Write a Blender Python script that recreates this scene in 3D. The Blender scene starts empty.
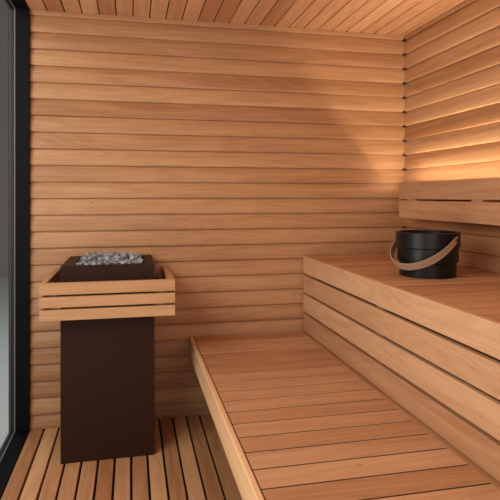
import bpy, bmesh, math, random
from mathutils import Vector, Matrix
random.seed(7)
C = bpy.context.scene.collection
S = bpy.context.scene

# ------------------------------------------------------------------ camera
CAM_H = 1.224
FOC = 540.0                                   # focal length for a 500 px wide frame
cam = bpy.data.cameras.new('camera'); co = bpy.data.objects.new('camera', cam); C.objects.link(co)
cam.sensor_fit = 'HORIZONTAL'; cam.sensor_width = 36.0; cam.lens = 36.0 * FOC / 500.0
cam.shift_y = -0.108; cam.clip_start = 0.02
co.location = (0, 0, CAM_H); co.rotation_euler = (math.pi / 2, 0, -math.radians(12.43))
S.camera = co

# ------------------------------------------------------------------ world, lights, exposure
w = bpy.data.worlds.new('world'); S.world = w; w.use_nodes = True
bg = w.node_tree.nodes['Background']
bg.inputs[0].default_value = (1.0, 0.97, 0.93, 1); bg.inputs[1].default_value = 0.32

def area(name, loc, target, sx, sy, power, col, spread=180):
    l = bpy.data.lights.new(name, 'AREA'); l.shape = 'RECTANGLE'; l.size = sx; l.size_y = sy
    l.energy = power; l.color = col; l.spread = math.radians(spread)
    o = bpy.data.objects.new(name, l); C.objects.link(o); o.location = loc
    d = Vector(target) - Vector(loc); o.rotation_euler = d.to_track_quat('-Z', 'Y').to_euler()
    return o
area('fill_front', (0.45, -1.10, 1.30), (0.60, 1.2, 2.2), 1.5, 1.5, 17, (1.0, 0.96, 0.90))  # added fill behind the camera, aimed up to brighten the ceiling
area('daylight_window', (-1.6, 0.5, 2.2), (0.4, 1.3, 0.7), 2.4, 1.8, 104, (1.0, 0.96, 0.90))
area('bounce_fill', (-1.35, 1.0, 0.03), (0.25, 1.7, 2.2), 1.1, 3.2, 58, (1.0, 0.96, 0.90), 115)  # added uplight outside the glass for the ceiling, standing in for floor bounce
area('daylight_hall', (-1.7, 4.0, 2.6), (-1.0, 4.0, 0.0), 1.0, 2.0, 40, (0.95, 0.98, 1.0))
S.cycles.diffuse_bounces = 8; S.cycles.max_bounces = 14; S.cycles.transparent_max_bounces = 12

S.view_settings.view_transform = 'Standard'; S.view_settings.look = 'None'
S.view_settings.gamma = 1.0; S.view_settings.use_curve_mapping = False
S.view_settings.exposure = 0.02

# ------------------------------------------------------------------ materials
def new_mat(name):
    m = bpy.data.materials.new(name); m.use_nodes = True
    return m, m.node_tree.nodes, m.node_tree.links, m.node_tree.nodes['Principled BSDF']

def plain(name, col, rough=0.5, metal=0.0, bump=0.0, bscale=200, spec=0.5):
    m, N, L, b = new_mat(name)
    nz = N.new('ShaderNodeTexNoise'); nz.inputs['Scale'].default_value = bscale; nz.inputs['Detail'].default_value = 3
    tc = N.new('ShaderNodeTexCoord'); L.new(tc.outputs['Object'], nz.inputs['Vector'])
    mx = N.new('ShaderNodeMixRGB'); mx.blend_type = 'MULTIPLY'; mx.inputs[0].default_value = 0.12
    mx.inputs[1].default_value = (*col, 1); L.new(nz.outputs['Color'], mx.inputs[2]); L.new(mx.outputs[0], b.inputs['Base Color'])
    b.inputs['Roughness'].default_value = rough; b.inputs['Metallic'].default_value = metal
    b.inputs['Specular IOR Level'].default_value = spec
    if bump:
        bp = N.new('ShaderNodeBump'); bp.inputs['Strength'].default_value = bump; bp.inputs['Distance'].default_value = 0.002
        L.new(nz.outputs['Fac'], bp.inputs['Height']); L.new(bp.outputs[0], b.inputs['Normal'])
    return m

def wood(name, light, dark, vary=0.35, rough=0.5, grain=1.0):
    """Timber: grain runs along UV.x (metres), every board has its own 'bid' number."""
    m, N, L, b = new_mat(name)
    at = N.new('ShaderNodeAttribute'); at.attribute_name = 'bid'
    uv = N.new('ShaderNodeUVMap')
    sp = N.new('ShaderNodeSeparateXYZ'); L.new(uv.outputs[0], sp.inputs[0])
    def mth(op, a, bb=None, c=None):
        n = N.new('ShaderNodeMath'); n.operation = op
        for i, v in enumerate((a, bb, c)):
            if v is None: continue
            if isinstance(v, (int, float)): n.inputs[i].default_value = v
            else: L.new(v, n.inputs[i])
        return n.outputs[0]
    bid = at.outputs['Fac']
    def coord(su, sv):
        cb = N.new('ShaderNodeCombineXYZ')
        L.new(mth('MULTIPLY_ADD', bid, 37.0, mth('MULTIPLY', sp.outputs[0], su)), cb.inputs[0])
        L.new(mth('MULTIPLY', sp.outputs[1], sv), cb.inputs[1])
        L.new(mth('MULTIPLY', bid, 91.0), cb.inputs[2])
        return cb.outputs[0]
    def noise(vec, detail=4, rough_=0.55, dist=0.0):
        n = N.new('ShaderNodeTexNoise'); n.inputs['Scale'].default_value = 1; n.inputs['Detail'].default_value = detail
        n.inputs['Roughness'].default_value = rough_; n.inputs['Distortion'].default_value = dist
        L.new(vec, n.inputs['Vector']); return n.outputs['Fac']
    broad = noise(coord(1.3, 22), 3, 0.5, 0.6)            # wide figure of the board
    fine = noise(coord(3.5, 210), 4, 0.6, 0.2)            # fine grain lines
    # cathedral rings
    wv = N.new('ShaderNodeMath'); wv.operation = 'SINE'
    L.new(mth('MULTIPLY', noise(coord(0.9, 11), 1, 0.4, 0.3), 70.0), wv.inputs[0])
    rings = mth('MULTIPLY_ADD', wv.outputs[0], 0.5, 0.5)
    wn = N.new('ShaderNodeTexWhiteNoise'); wn.noise_dimensions = '1D'; L.new(mth('MULTIPLY', bid, 173.3), wn.inputs['W'])
    f = mth('MULTIPLY', broad, 0.50)
    f = mth('MULTIPLY_ADD', fine, 0.36 * grain, f)
    f = mth('MULTIPLY_ADD', rings, 0.09 * grain, f)
    f = mth('MULTIPLY_ADD', wn.outputs['Value'], vary, f)
    f = mth('ADD', f, -0.5 * vary)
    rp = N.new('ShaderNodeValToRGB'); L.new(f, rp.inputs[0])
    e = rp.color_ramp.elements
    e[0].position = 0.24; e[0].color = (*light, 1)
    e[1].position = 0.70; e[1].color = (*dark, 1)
    # rare pin knots
    vo = N.new('ShaderNodeTexVoronoi'); vo.inputs['Scale'].default_value = 1; L.new(coord(3.2, 9.5), vo.inputs['Vector'])
    kn = N.new('ShaderNodeMapRange'); kn.inputs[1].default_value = 0.016; kn.inputs[2].default_value = 0.036
    kn.inputs[3].default_value = 0.45; kn.inputs[4].default_value = 1.0; L.new(vo.outputs['Distance'], kn.inputs[0])
    mx = N.new('ShaderNodeMixRGB'); mx.blend_type = 'MULTIPLY'; mx.inputs[0].default_value = 1.0
    L.new(rp.outputs[0], mx.inputs[1]); L.new(kn.outputs[0], mx.inputs[2]); L.new(mx.outputs[0], b.inputs['Base Color'])
    b.inputs['Roughness'].default_value = rough; b.inputs['Specular IOR Level'].default_value = 0.35
    bp = N.new('ShaderNodeBump'); bp.inputs['Strength'].default_value = 0.12; bp.inputs['Distance'].default_value = 0.001
    L.new(fine, bp.inputs['Height']); L.new(bp.outputs[0], b.inputs['Normal'])
    return m

M = {}
WL, WD = (0.560, 0.302, 0.148), (0.335, 0.144, 0.057)
M['wall'] = wood('wall_timber', WL, WD, 0.30)
M['ceil'] = wood('ceiling_timber', (0.70, 0.385, 0.205), (0.44, 0.190, 0.082), 0.50)
M['bench'] = wood('bench_timber', (0.62, 0.335, 0.178), (0.39, 0.172, 0.078), 0.30)
M['fascia'] = wood('fascia_timber', (0.66, 0.370, 0.200), (0.43, 0.198, 0.092), 0.25)
M['edge'] = wood('edge_timber_lit', (0.80, 0.475, 0.255), (0.62, 0.32, 0.150), 0.2)  # lighter than the other bench wood: window light put into the colour
M['guard'] = wood('guard_timber', (0.62, 0.355, 0.185), (0.42, 0.205, 0.092), 0.20)
M['deck'] = wood('deck_timber', (0.65, 0.345, 0.170), (0.37, 0.155, 0.064), 0.42, 0.45)
M['bail'] = wood('bent_wood', (0.42, 0.29, 0.185), (0.29, 0.185, 0.11), 0.1)
M['gapdark'] = plain('backing_gap_shade', (0.035, 0.016, 0.009), 0.9)  # dark backing; also stands for shade in slat gaps and groove ends
M['frame'] = plain('black_powder_coat', (0.0035, 0.003, 0.003), 0.6, spec=0.12)
M['bead'] = plain('grey_seal', (0.17, 0.165, 0.16), 0.5, spec=0.2)
M['gasket'] = plain('black_rubber', (0.006, 0.006, 0.006), 0.6)
M['steel'] = plain('brown_black_steel', (0.034, 0.0125, 0.0075), 0.5, 0.0, 0.15, 900, 0.15)
M['steel_in'] = plain('dark_steel', (0.02, 0.014, 0.012), 0.5, 0.3)
M['bucket'] = plain('satin_black_lacquer', (0.007, 0.005, 0.005), 0.36, spec=0.3)
M['rivet'] = plain('dark_rivet', (0.05, 0.02, 0.012), 0.4)
M['hallfloor'] = plain('grey_hall_floor', (0.56, 0.56, 0.56), 0.6)
M['hallwall'] = plain('grey_hall_wall', (0.37, 0.345, 0.33), 0.8)
M['alu'] = plain('aluminium', (0.6, 0.6, 0.6), 0.35, 1.0)

m, N, L, b = new_mat('stone_grey'); M['stone'] = m
tc = N.new('ShaderNodeTexCoord'); oi = N.new('ShaderNodeObjectInfo')
nz = N.new('ShaderNodeTexNoise'); nz.inputs['Scale'].default_value = 90; nz.inputs['Detail'].default_value = 5
L.new(tc.outputs['Object'], nz.inputs['Vector'])
mr = N.new('ShaderNodeMath'); mr.operation = 'MULTIPLY_ADD'; mr.inputs[1].default_value = 0.45; L.new(oi.outputs['Random'], mr.inputs[0]); L.new(nz.outputs['Fac'], mr.inputs[2])
rp = N.new('ShaderNodeValToRGB'); L.new(mr.outputs[0], rp.inputs[0])
rp.color_ramp.elements[0].position = 0.35; rp.color_ramp.elements[0].color = (0.13, 0.14, 0.155, 1)
rp.color_ramp.elements[1].position = 0.95; rp.color_ramp.elements[1].color = (0.36, 0.38, 0.405, 1)
L.new(rp.outputs[0], b.inputs['Base Color']); b.inputs['Roughness'].default_value = 0.85
bp = N.new('ShaderNodeBump'); bp.inputs['Strength'].default_value = 0.5; bp.inputs['Distance'].default_value = 0.002
L.new(nz.outputs['Fac'], bp.inputs['Height']); L.new(bp.outputs[0], b.inputs['Normal'])

m, N, L, b = new_mat('clear_glass'); M['glass'] = m
tr = N.new('ShaderNodeBsdfTransparent'); tr.inputs[0].default_value = (0.86, 0.88, 0.88, 1)
gl = N.new('ShaderNodeBsdfGlossy'); gl.inputs['Roughness'].default_value = 0.02
fr = N.new('ShaderNodeFresnel'); fr.inputs[0].default_value = 1.45
mxs = N.new('ShaderNodeMixShader'); fk = N.new('ShaderNodeMath'); fk.operation = 'MULTIPLY'; fk.inputs[1].default_value = 0.12; L.new(fr.outputs[0], fk.inputs[0]); L.new(fk.outputs[0], mxs.inputs[0]); L.new(tr.outputs[0], mxs.inputs[1]); L.new(gl.outputs[0], mxs.inputs[2])
L.new(mxs.outputs[0], N['Material Output'].inputs['Surface'])

m, N, L, b = new_mat('led_diffuser'); M['led'] = m
b.inputs['Base Color'].default_value = (1, 0.9, 0.75, 1)
b.inputs['Emission Color'].default_value = (1.0, 0.66, 0.36, 1); b.inputs['Emission Strength'].default_value = 3.0

# ------------------------------------------------------------------ mesh helpers
class MB:
    """One mesh, built of boards / boxes, with board UVs and a per-board number."""
    def __init__(self):
        self.v = []; self.f = []; self.uv = []; self.bid = []; self.sm = []
    def face(self, pts, uvs, bid, smooth=False):
        i = len(self.v); self.v += [tuple(p) for p in pts]; self.f.append(list(range(i, i + len(pts))))
        self.uv += uvs; self.bid.append(bid); self.sm.append(smooth)
    def prism(self, O, U, V, Nn, length, prof, caps=True, bid=None, closed=True):
        """profile points (v, n) extruded along U; listed so that V x N faces point outwards when prof runs clockwise"""
        O, U, V, Nn = Vector(O), Vector(U), Vector(V), Vector(Nn)
        bid = random.random() if bid is None else bid
        P = [O + V * a + Nn * c for a, c in prof]; D = U * length
        s = [0.0]
        for i in range(len(P)): s.append(s[-1] + (P[(i + 1) % len(P)] - P[i]).length)
        rng = range(len(P)) if closed else range(len(P) - 1)
        for i in rng:
            j = (i + 1) % len(P)
            self.face([P[i], P[j], P[j] + D, P[i] + D], [(0, s[i]), (0, s[i + 1]), (length, s[i + 1]), (length, s[i])], bid)
        if caps and closed:
            uvs = [(c * 0.3 + 5, a) for a, c in prof]
            self.face(list(reversed(P)), list(reversed(uvs)), bid); self.face([p + D for p in P], uvs, bid)
    def board(self, O, U, V, length, width, thick, ch=0.002, bid=None):
        """board whose outer face lies in the plane O,U,V; its body runs back along -(U x V)"""
        U, V = Vector(U), Vector(V); Nn = U.cross(V)
        t = -thick
        prof = [(0, -ch), (ch, 0), (width - ch, 0), (width, -ch), (width, t + ch), (width - ch, t), (ch, t), (0, t + ch)]
        self.prism(O, U, V, Nn, length, prof, bid=bid)
    def box(self, a, bb, ch=0.002, axis=0, bid=None):
        (x0, y0, z0), (x1, y1, z1) = a, bb
        if axis == 0: self.board((x0, y0, z1), (1, 0, 0), (0, 1, 0), x1 - x0, y1 - y0, z1 - z0, ch, bid)
        elif axis == 1: self.board((x1, y0, z1), (0, 1, 0), (-1, 0, 0), y1 - y0, x1 - x0, z1 - z0, ch, bid)
        else: self.board((x0, y0, z0), (0, 0, 1), (1, 0, 0), z1 - z0, x1 - x0, -(y1 - y0), ch, bid) if False else \
              self.board((x1, y0, z0), (0, 0, 1), (-1, 0, 0), z1 - z0, x1 - x0, y1 - y0, ch, bid) if False else \
              self._vbox(a, bb, ch, bid)
    def _vbox(self, a, bb, ch, bid):
        (x0, y0, z0), (x1, y1, z1) = a, bb
        prof = [(x0, y0 + ch), (x0 + ch, y0), (x1 - ch, y0), (x1, y0 + ch), (x1, y1 - ch), (x1 - ch, y1), (x0 + ch, y1), (x0, y1 - ch)]
        self.prism((0, 0, z0), (0, 0, 1), (1, 0, 0), (0, 1, 0), z1 - z0, prof, bid=bid)
    def build(self, name, mat, parent=None, recalc=True):
        me = bpy.data.meshes.new(name); me.from_pydata(self.v, [], self.f); me.update()
        ul = me.uv_layers.new(name='UVMap')
        for i, u in enumerate(self.uv): ul.data[i].uv = u
        at = me.attributes.new('bid', 'FLOAT', 'FACE')
        for i, x in enumerate(self.bid): at.data[i].value = x
        bm = bmesh.new(); bm.from_mesh(me); bmesh.ops.remove_doubles(bm, verts=bm.verts, dist=1e-5)
        if recalc: bmesh.ops.recalc_face_normals(bm, faces=bm.faces)
        bm.to_mesh(me); bm.free()
        for i, p in enumerate(me.polygons):
            p.use_smooth = False
        me.materials.append(mat)
        o = bpy.data.objects.new(name, me); C.objects.link(o)
        if parent: o.parent = parent; o.matrix_parent_inverse = parent.matrix_basis.inverted()
        return o

def bmobj(name, bm, mat, parent=None, smooth=False):
    bmesh.ops.recalc_face_normals(bm, faces=bm.faces)
    me = bpy.data.meshes.new(name); bm.to_mesh(me); bm.free()
    for p in me.polygons: p.use_smooth = smooth
    me.materials.append(mat)
    o = bpy.data.objects.new(name, me); C.objects.link(o)
    if parent: o.parent = parent; o.matrix_parent_inverse = parent.matrix_basis.inverted()
    return o

def struct(o): o['kind'] = 'structure'; return o
def tag(o, label, cat, group=None):
    o['label'] = label; o['category'] = cat
    if group: o['group'] = group
    return o
def empty(name, loc, label, cat, group=None):
    o = bpy.data.objects.new(name, None); o.empty_display_size = 0.1; o.location = loc; C.objects.link(o)
    return tag(o, label, cat, group)

# ------------------------------------------------------------------ room
XL, XR, YB, YF, ZC = -0.516, 1.625, 3.006, -0.9, 2.20
P = 0.08746                                   # cladding pitch
Z0 = 2.172 - 25 * P                           # lowest groove
# softly rounded cladding profile, (height in the board, distance out from the wall plane)
PROF = [(0.0, -0.0150), (0.0018, -0.0150), (0.0018, -0.0030), (0.0036, -0.0008), (0.009, 0.0006), (0.020, 0.0012), (0.032, 0.0006),
        (0.044, -0.0008), (0.056, -0.0030), (0.066, -0.0056), (0.075, -0.0086), (P - 0.003, -0.0120), (P - 0.0002, -0.0140)]

def cladding(name, O, U, Nn, length, zlo, zhi):
    mb = MB(); k = 0
    for k in range(-1, 26):
        z = Z0 + k * P
        prof = [(min(max(z + a, zlo), zhi), c) for a, c in PROF] + [(min(max(z + P, zlo), zhi), -0.015)]
        if prof[-1][0] - prof[0][0] < 0.004: continue
        mb.prism(O, U, (0, 0, 1), Nn, length, prof, caps=False, closed=False)
    return struct(mb.build(name, M['wall'], recalc=False))

cladding('wall_back', (XL - 0.08, YB, 0), (1, 0, 0), (0, -1, 0), XR - XL + 0.10, 0.0, ZC)
cladding('wall_right', (XR, YF, 0), (0, 1, 0), (-1, 0, 0), YB - YF + 0.015, 0.0, ZC)
# solid backing so that no light leaks in behind the boards
mb = MB(); mb.box((XL - 0.098, YB + 0.0155, -0.06), (XR + 0.10, YB + 0.06, ZC + 0.08)); struct(mb.build('trim_1', M['gapdark']))
mb = MB(); mb.box((XR + 0.0155, YF, -0.06), (XR + 0.06, YB + 0.0155, ZC + 0.08)); struct(mb.build('trim_2', M['gapdark']))

# ceiling boards run towards the camera
mb = MB(); CP = 0.0884
x = -0.431 - 2 * CP
while x < XR:
    a, bb = max(x + 0.003, XL - 0.07), min(x + CP - 0.003, XR + 0.01)
    if bb - a > 0.008:
        mb.board((bb, YF, ZC), (0, 1, 0), (-1, 0, 0), YB - YF + 0.01, bb - a, -0.018, 0.003) if False else \
        mb.board((a, YF, ZC), (0, 1, 0), (1, 0, 0), YB - YF + 0.01, bb - a, 0.0065, 0.0015)
    x += CP
struct(mb.build('ceiling', M['ceil']))
mb = MB(); mb.box((XL - 0.099, YF, ZC + 0.007), (XR + 0.06, YB + 0.0155, ZC + 0.08)); struct(mb.build('trim_3', M['gapdark']))

# dark boxes painting the shade of groove ends where two surfaces meet
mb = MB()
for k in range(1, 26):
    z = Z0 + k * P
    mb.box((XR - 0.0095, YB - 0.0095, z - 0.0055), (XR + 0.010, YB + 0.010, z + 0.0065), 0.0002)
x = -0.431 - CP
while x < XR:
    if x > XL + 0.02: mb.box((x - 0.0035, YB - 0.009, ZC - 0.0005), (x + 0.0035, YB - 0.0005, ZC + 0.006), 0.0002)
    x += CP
struct(mb.build('groove_end_shade', M['gapdark']))

# floor: duckboards over a dark tray
mb = MB(); FP = 0.0744
x = XL + 0.002
while x < XR - 0.02:
    mb.box((x, YF, -0.022), (min(x + FP - 0.0105, XR), YB - 0.002, 0.0), 0.0015, axis=1)
    x += FP
struct(mb.build('floor', M['deck']))
mb = MB(); mb.box((XL - 0.02, YF, -0.06), (XR + 0.01, YB + 0.0155, -0.0225)); struct(mb.build('trim_4', M['gapdark']))

# ------------------------------------------------------------------ window wall on the left
XG = XL - 0.094                                # glass plane
mb = MB()
mb.box((XG - 0.006, YB - 0.020, -0.02), (XL, YB + 0.0155, ZC + 0.0), 0.001, axis=2)         # post against the back wall
mb.box((XG - 0.006, YF, -0.03), (XL, YB - 0.020, 0.006), 0.001, axis=1)                      # sill
mb.box((XG - 0.006, YF, ZC - 0.004), (XL, YB - 0.020, ZC + 0.05), 0.001, axis=1)             # head
mb.box((XG - 0.006, YF - 0.05, -0.02), (XL, YF, ZC + 0.0), 0.001, axis=2)
wf = struct(mb.build('window_1', M['frame']))
def ring(name, x0, x1, ins, wd, mat):
    mb = MB(); ya, yb, za, zb = YF, YB - 0.020 - ins, 0.006 + ins, ZC - 0.004 - ins
    mb.box((x0, yb - wd, za), (x1, yb, zb), 0.0005, axis=2)
    mb.box((x0, ya, za), (x1, yb - wd, za + wd), 0.0005, axis=1)
    mb.box((x0, ya, zb - wd), (x1, yb - wd, zb), 0.0005, axis=1)
    return mb.build(name, mat, wf)
ring('bead', XG + 0.019, XG + 0.027, 0.0, 0.003, M['bead'])
ring('gasket', XG + 0.004, XG + 0.019, 0.0, 0.006, M['gasket'])
ring('glass_edge', XG + 0.0005, XG + 0.004, 0.006, 0.002, M['bead'])
mb = MB(); mb.box((XG - 0.006, YF, 0.006), (XG, YB - 0.020, ZC - 0.004), 0.0003); mb.build('glass_pane', M['glass'], wf)

# hall seen through the glass
mb = MB(); mb.box((-5.0, -3.0, -0.10), (XG - 0.008, 8.9, -0.012)); struct(mb.build('floor_hall', M['hallfloor']))
mb = MB(); mb.box((-5.0, 8.9, -0.10), (1.0, 9.1, 5.2)); struct(mb.build('wall_hall', M['hallwall']))

# ------------------------------------------------------------------ lower bench
LB = 0.443; BF = 0.316; UX = 0.976; YE = YB - 0.014
lb = empty('lower_bench', (0.65, 1.2, 0), 'wide low timber bench of cross-laid slats with a front edge board coloured with its window light', 'bench')
mb = MB()
y = 2.872 + 0.105 - 0.004
seat_hi = LB - 0.0005
gaps = [1.924 + 0.1048 * k for k in range(-28, 11)]
ys = sorted(gaps)
for i in range(len(ys) - 1):
    mb.box((BF + 0.0245, ys[i] + 0.0042, LB - 0.034), (UX - 0.018, ys[i + 1] - 0.0042, LB - 0.0006), 0.0010, axis=0)
mb.box((BF + 0.0245, ys[-1] + 0.0042, LB - 0.034), (UX - 0.018, YE, LB - 0.0006), 0.0010, axis=0)
mb.build('seat_slats', M['bench'], lb)
mb = MB(); mb.box((BF + 0.0225, YF + 0.06, LB - 0.0300), (UX - 0.0168, YE, LB - 0.0030), 0.0003, axis=1); mb.build('gap_shade_strip', M['gapdark'], lb)  # dark strip added just under the slat tops, gap shade as colour
mb = MB(); mb.box((BF, YF + 0.05, LB - 0.105), (BF + 0.022, YE, LB), 0.0042, axis=1); mb.build('edge_board', M['edge'], lb)
mb = MB(); mb.box((UX - 0.0165, YF + 0.05, LB - 0.026), (UX + 0.02, YE, LB - 0.001), 0.0015, axis=1); mb.build('rear_rail', M['bench'], lb)
mb = MB()
for xx in (0.42, 0.86):
    mb.box((xx, YF + 0.06, LB - 0.095), (xx + 0.035, YE, LB - 0.0342), 0.002, axis=1)
mb.build('bearers', M['bench'], lb)
for xx, yy in ((0.858, 2.90), (0.858, 1.9), (0.858, 0.9), (0.858, -0.1)):
    mb = MB(); mb.box((xx, yy, 0.0), (xx + 0.04, yy + 0.06, LB - 0.0952), 0.002, axis=2); mb.build('leg', M['bench'], lb)

# ------------------------------------------------------------------ upper bench
UB = 0.876
ub = empty('upper_bench', (1.3, 1.2, 0), 'high timber bench with four horizontal front boards, carrying the black bucket', 'bench')
edges = [(0.7790, 0.876), (0.6690, 0.7660), (0.5580, 0.6560), (0.4470, 0.5450)]
for z0, z1 in edges:
    mb = MB(); mb.box((UX, YF + 0.05, z0), (UX + 0.020, YE, z1), 0.0018, axis=1); mb.build('fascia_board', M['fascia'], ub)
mb = MB(); ys = [1.514 + 0.104 * k for k in range(-24, 15)]
for i in range(len(ys) - 1):
    mb.box((UX + 0.0215, ys[i] + 0.0040, UB - 0.026), (XR - 0.004, ys[i + 1] - 0.0040, UB - 0.0006), 0.001, axis=0)
mb.box((UX + 0.0215, ys[-1] + 0.0040, UB - 0.026), (XR - 0.004, YE, UB - 0.0006), 0.001, axis=0)
mb.build('seat_slats', M['bench'], ub)
mb = MB(); mb.box((UX + 0.0205, YF + 0.06, UB - 0.0250), (XR - 0.004, YE, UB - 0.0030), 0.0003, axis=1); mb.build('gap_shade_strip', M['gapdark'], ub)  # same painted shade between the upper slats
for yy in (2.93, 2.03, 1.13, 0.23, -0.6):
    mb = MB(); mb.box((UX + 0.0205, yy, 0.0), (UX + 0.06, yy + 0.05, UB - 0.0265), 0.002, axis=2); mb.build('post', M['bench'], ub)
mb = MB(); mb.box((XR - 0.05, YF + 0.06, UB - 0.10), (XR - 0.006, YE, UB - 0.0265), 0.002, axis=1); mb.build('wall_bearer', M['bench'], ub)

# ------------------------------------------------------------------ backrest with its LED strip
BX = 1.480
br = empty('backrest', (BX, 1.5, 1.10), 'two-rail timber backrest mounted low on the right wall, glow of hidden light above it', 'backrest')
for z0, z1 in ((1.207, 1.300), (1.102, 1.1985)):
    mb = MB(); mb.box((BX, -0.5, z0), (BX + 0.024, 2.800, z1), 0.002, axis=1); mb.build('rail', M['bench'], br)
for yy in (2.632, 2.065, 1.35, 0.65, -0.05):
    mb = MB(); mb.box((BX + 0.0245, yy, 1.106), (XR - 0.001, yy + 0.085, 1.2145), 0.001, axis=2); mb.build('batten', M['fascia'], br)
    mb = MB(); mb.box((BX + 0.004, yy, 1.1987), (BX + 0.0243, yy + 0.075, 1.2068), 0.0003, axis=1); mb.build('spacer', M['fascia'], br)
led = empty('led_strip', (1.57, 1.2, 1.216), 'hidden warm light strip along the top back of the backrest', 'light strip')
mb = MB(); mb.box((BX + 0.025, -0.5, 1.2155), (XR - 0.002, 2.83, 1.2185), 0.0004, axis=1)
mb.box((BX + 0.058, -0.5, 1.2186), (BX + 0.078, 2.88, 1.236), 0.0004, axis=1); mb.box((BX + 0.0765, -0.5, 1.2362), (BX + 0.0785, 2.88, 1.2530), 0.0004, axis=1); mb.build('channel', M['alu'], led)  # upright wall-side lip is added to keep lamp light off the lowest boards
mb = MB(); mb.box((BX + 0.060, -0.49, 1.2362), (BX + 0.0755, 2.87, 1.240), 0.0004, axis=1); mb.build('diffuser', M['led'], led)
ll = area('led_light', (BX + 0.068, 1.20, 1.2415), (BX + 0.068, 1.20, 2.0), 0.014, 3.34, 18.5, (1.0, 0.89, 0.67), 180)
ll.rotation_euler = (math.pi, 0, 0)

# ------------------------------------------------------------------ heater
SX0, SX1, SY0, SY1, SH = -0.3145, 0.1085, 2.590, YB - 0.006, 0.905
st = empty('sauna_heater', (-0.1, 2.79, 0), 'tall brown-black steel sauna heater standing by the back wall, open stone tray on top', 'heater')
OX0, OX1, OY0, OY1 = -0.255, 0.066, SY0 + 0.012, SY1 - 0.05
def column(x0, x1, y0, y1, z0, z1, ox0, ox1, oy0, oy1, oz):
    bm = bmesh.new()
    def q(z, a): return [bm.verts.new((px, py, z)) for px, py in a]
    o = [(x0, y0), (x1, y0), (x1, y1), (x0, y1)]; i = [(ox0, oy0), (ox1, oy0), (ox1, oy1), (ox0, oy1)]
    A, B, Cc, D = q(z0, o), q(z1, o), q(z1, i), q(oz, i)
    bm.faces.new(list(reversed(A))); bm.faces.new(D)
    for k in range(4):
        j = (k + 1) % 4
        bm.faces.new([A[k], A[j], B[j], B[k]]); bm.faces.new([B[k], B[j], Cc[j], Cc[k]]); bm.faces.new([Cc[k], Cc[j], D[j], D[k]])
    es = [e for e in bm.edges if all(v in A or v in B for v in e.verts)]
    bmesh.ops.bevel(bm, geom=es, offset=0.003, segments=2, affect='EDGES')
    return bm
bmobj('body', column(SX0, SX1, SY0, SY1, 0.0, SH, OX0, OX1, OY0, OY1, SH - 0.045), M['steel'], st)
mb = MB()
mb.box((OX0 + 0.001, OY0 + 0.001, SH - 0.0445), (OX1 - 0.001, OY1 - 0.001, SH - 0.041), 0.0005); mb.build('stone_tray', M['steel_in'], st)
mb = MB()
for k in range(5):
    xx = OX1 + 0.008 + k * 0.006
    mb.box((xx, OY0 + 0.03, SH + 0.0002), (xx + 0.0025, OY1 - 0.01, SH + 0.0022), 0.0002, axis=1)
mb.build('vent_grille', M['steel_in'], st)

# timber guard round the heater's top
GX0, GX1, GY0, GT = -0.388, 0.196, 2.475, 0.844
gd = empty('heater_guard', (-0.1, 2.6, 0.68), 'U-shaped timber guard of three horizontal rails round the top of the heater', 'guard')
for k, (z0, z1) in enumerate(((0.7925, 0.844), (0.7365, 0.7835), (0.6800, 0.7275))):
    th = 0.032
    mb = MB(); mb.box((GX0, GY0, z0), (GX1, GY0 + 0.024, z1), 0.0018, axis=0); mb.build('front_rail', M['guard'], gd)
    mb = MB(); mb.box((GX0, GY0 + 0.0242, z0), (GX0 + 0.027, YB - 0.012, z1), 0.0018, axis=1); mb.build('side_rail', M['guard'], gd)
    mb = MB(); mb.box((GX1 - 0.032, GY0 + 0.0242, z0), (GX1, YB - 0.012, z1), 0.0018, axis=1); mb.build('side_rail', M['guard'], gd)
for x0, y0 in ((-0.342, GY0 + 0.0245), (0.126, GY0 + 0.0245), (GX0 + 0.0275, 2.93), (GX1 - 0.0525, 2.93)):
    mb = MB(); mb.box((x0, y0, 0.684), (x0 + 0.020, y0 + 0.026, 0.812), 0.001, axis=2); mb.build('upright', M['guard'], gd)

# stones
def stone_mesh(i):
    rnd = random.Random(40 + i); bm = bmesh.new()
    for _ in range(15):
        v = Vector((rnd.gauss(0, 1), rnd.gauss(0, 1), rnd.gauss(0, 1))).normalized()
        s = rnd.uniform(0.82, 1.12)
        bm.verts.new((v.x * 0.0185 * s, v.y * 0.0165 * s, v.z * 0.0140 * s))
    r = bmesh.ops.convex_hull(bm, input=bm.verts)
    bmesh.ops.delete(bm, geom=[g for g in r['geom_interior'] if isinstance(g, bmesh.types.BMVert)], context='VERTS')
    bmesh.ops.bevel(bm, geom=list(bm.edges), offset=0.0012, segments=1, affect='EDGES')
    bmesh.ops.recalc_face_normals(bm, faces=bm.faces)
    me = bpy.data.meshes.new('stone'); bm.to_mesh(me); bm.free(); me.materials.append(M['stone']); return me
SM = [stone_mesh(i) for i in range(9)]
rnd = random.Random(11)
def stones(z, nx, ny, ix, iy, keep):
    for a in range(nx):
        for c in range(ny):
            if rnd.random() > keep: continue
            o = bpy.data.objects.new('heater_stone', rnd.choice(SM)); C.objects.link(o)
            xx = OX0 + ix + (OX1 - OX0 - 2 * ix) * (a + 0.5 * (c % 2) * (1 if nx > 1 else 0)) / (nx - 0.5)
            yy = OY0 + iy + (OY1 - OY0 - 2 * iy) * c / (ny - 1)
            o.location = (xx + rnd.uniform(-.003, .003), yy + rnd.uniform(-.003, .003), z + rnd.uniform(-.002, .003))
            o.rotation_euler = (rnd.uniform(-.5, .5), rnd.uniform(-.5, .5), rnd.uniform(0, 6.28)); s = rnd.uniform(0.84, 0.98); o.scale = (s, s, s)
            tag(o, 'small angular grey stone heaped in the heater\'s top tray', 'stone', 'stones in the heater tray')
stones(SH - 0.024, 9, 9, 0.0225, 0.0225, 1.0)
stones(SH + 0.000, 9, 9, 0.020, 0.022, 0.97)
stones(SH + 0.020, 7, 6, 0.045, 0.055, 0.72)

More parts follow.
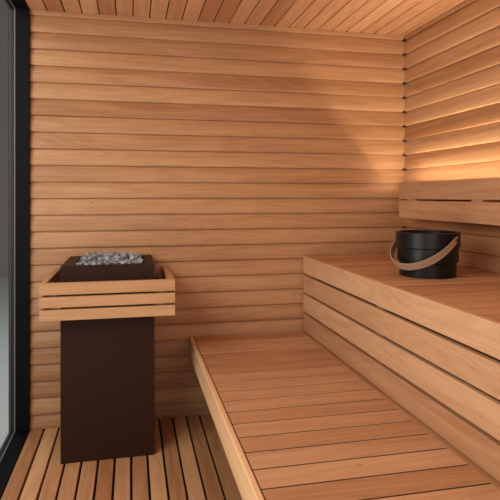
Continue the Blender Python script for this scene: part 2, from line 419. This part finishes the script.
# ------------------------------------------------------------------ bucket
BCX, BCY = 1.274, 2.152
bk = empty('sauna_bucket', (BCX, BCY, UB), 'round black three-tiered bucket with a bent wood handle, on the high bench', 'bucket')
def lathe(prof, n=72):
    bm = bmesh.new(); rows = []
    for r, z in prof:
        rows.append([bm.verts.new((BCX + r * math.cos(2 * math.pi * k / n), BCY + r * math.sin(2 * math.pi * k / n), UB + z)) for k in range(n)] if r > 1e-6
                    else [bm.verts.new((BCX, BCY, UB + z))])
    for a, c in zip(rows, rows[1:]):
        for k in range(n):
            j = (k + 1) % n
            if len(a) == 1: bm.faces.new([a[0], c[j], c[k]])
            elif len(c) == 1: bm.faces.new([a[k], a[j], c[0]])
            else: bm.faces.new([a[k], a[j], c[j], c[k]])
    return bm
R1, R2, R3 = 0.1360, 0.1285, 0.1205
def tier(r_lo, r_hi, z0, z1, rin):
    return [(rin, z0), (r_lo - 0.002, z0), (r_lo, z0 + 0.002), (r_hi, z1 - 0.002), (r_hi - 0.002, z1), (rin, z1)]
def closed(prof, n=72):
    bm = lathe(prof + [prof[0]], n); bmesh.ops.remove_doubles(bm, verts=bm.verts, dist=1e-6); return bm
o = bmobj('lower_band', closed(tier(R3 - 0.001, R3, 0.0, 0.0625, 0.108)), M['bucket'], bk, True)
bmobj('middle_band', closed(tier(R2, R2, 0.063, 0.1245, 0.108)), M['bucket'], bk, True)
bmobj('rim_band', closed(tier(R1, R1, 0.125, 0.191, 0.122)), M['bucket'], bk, True)
bmobj('base', lathe([(0, 0.006), (0.1075, 0.006), (0.1075, 0.014), (0, 0.014)]), M['bucket'], bk, True)
for o in bk.children:
    try:
        o.data.set_sharp_from_angle(angle=math.radians(35))
    except Exception: pass
# handle: a bent strip hinged on two rivets, swung down to the side facing the camera
rr = Vector((BCY, -BCX, 0)).normalized(); cc = Vector((-BCX, -BCY, 0)).normalized()
ang = math.radians(37); ax = (rr * math.cos(ang) + cc * math.sin(ang)); pp = (-rr * math.sin(ang) + cc * math.cos(ang))
al = math.radians(36); dn = pp * math.cos(al) + Vector((0, 0, -math.sin(al))); nn = pp * math.sin(al) + Vector((0, 0, math.cos(al)))
HZ = Vector((BCX, BCY, UB + 0.163)); bm = bmesh.new(); rows = []; K = 48
uvl = bm.loops.layers.uv.new('UVMap')
for k in range(K + 1):
    t = math.pi * k / K
    ce = ax * (0.1400 * math.cos(t)) + dn * (0.192 * math.sin(t) ** 0.85)
    rad = (ax * (math.cos(t) / 0.1400) + dn * (math.sin(t) / 0.192)).normalized()
    hw = (0.0125 + 0.0040 * min(1.0, math.sin(t) * 1.6)) if 0 < k < K else 0.008
    ext = 0
    if k == 0: ce -= dn * 0.014
    if k == K: ce -= dn * 0.014
    rows.append([bm.verts.new(HZ + ce + nn * a + rad * c2) for a, c2 in ((-hw, 0), (hw, 0), (hw, 0.0045), (-hw, 0.0045))])
for i, (a, c) in enumerate(zip(rows, rows[1:])):
    for k in range(4):
        j = (k + 1) % 4; f = bm.faces.new([a[k], a[j], c[j], c[k]])
        for lp, u in zip(f.loops, ((i * .01, k * .03), (i * .01, j * .03), (i * .01 + .01, j * .03), (i * .01 + .01, k * .03))): lp[uvl].uv = u
bm.faces.new(rows[0]); bm.faces.new(list(reversed(rows[-1])))
h = bmobj('handle', bm, M['bail'], bk)
h['label'] = 'light tan bent wood handle'
for s in (-1, 1):
    bm = bmesh.new()
    bmesh.ops.create_cone(bm, cap_ends=True, segments=20, radius1=0.0075, radius2=0.0065, depth=0.018)
    q = (ax * s).to_track_quat('Z', 'Y').to_matrix().to_4x4(); q.translation = HZ + ax * s * 0.142
    bm.transform(q); rv = bmobj('rivet', bm, M['rivet'], None); rv.parent = h
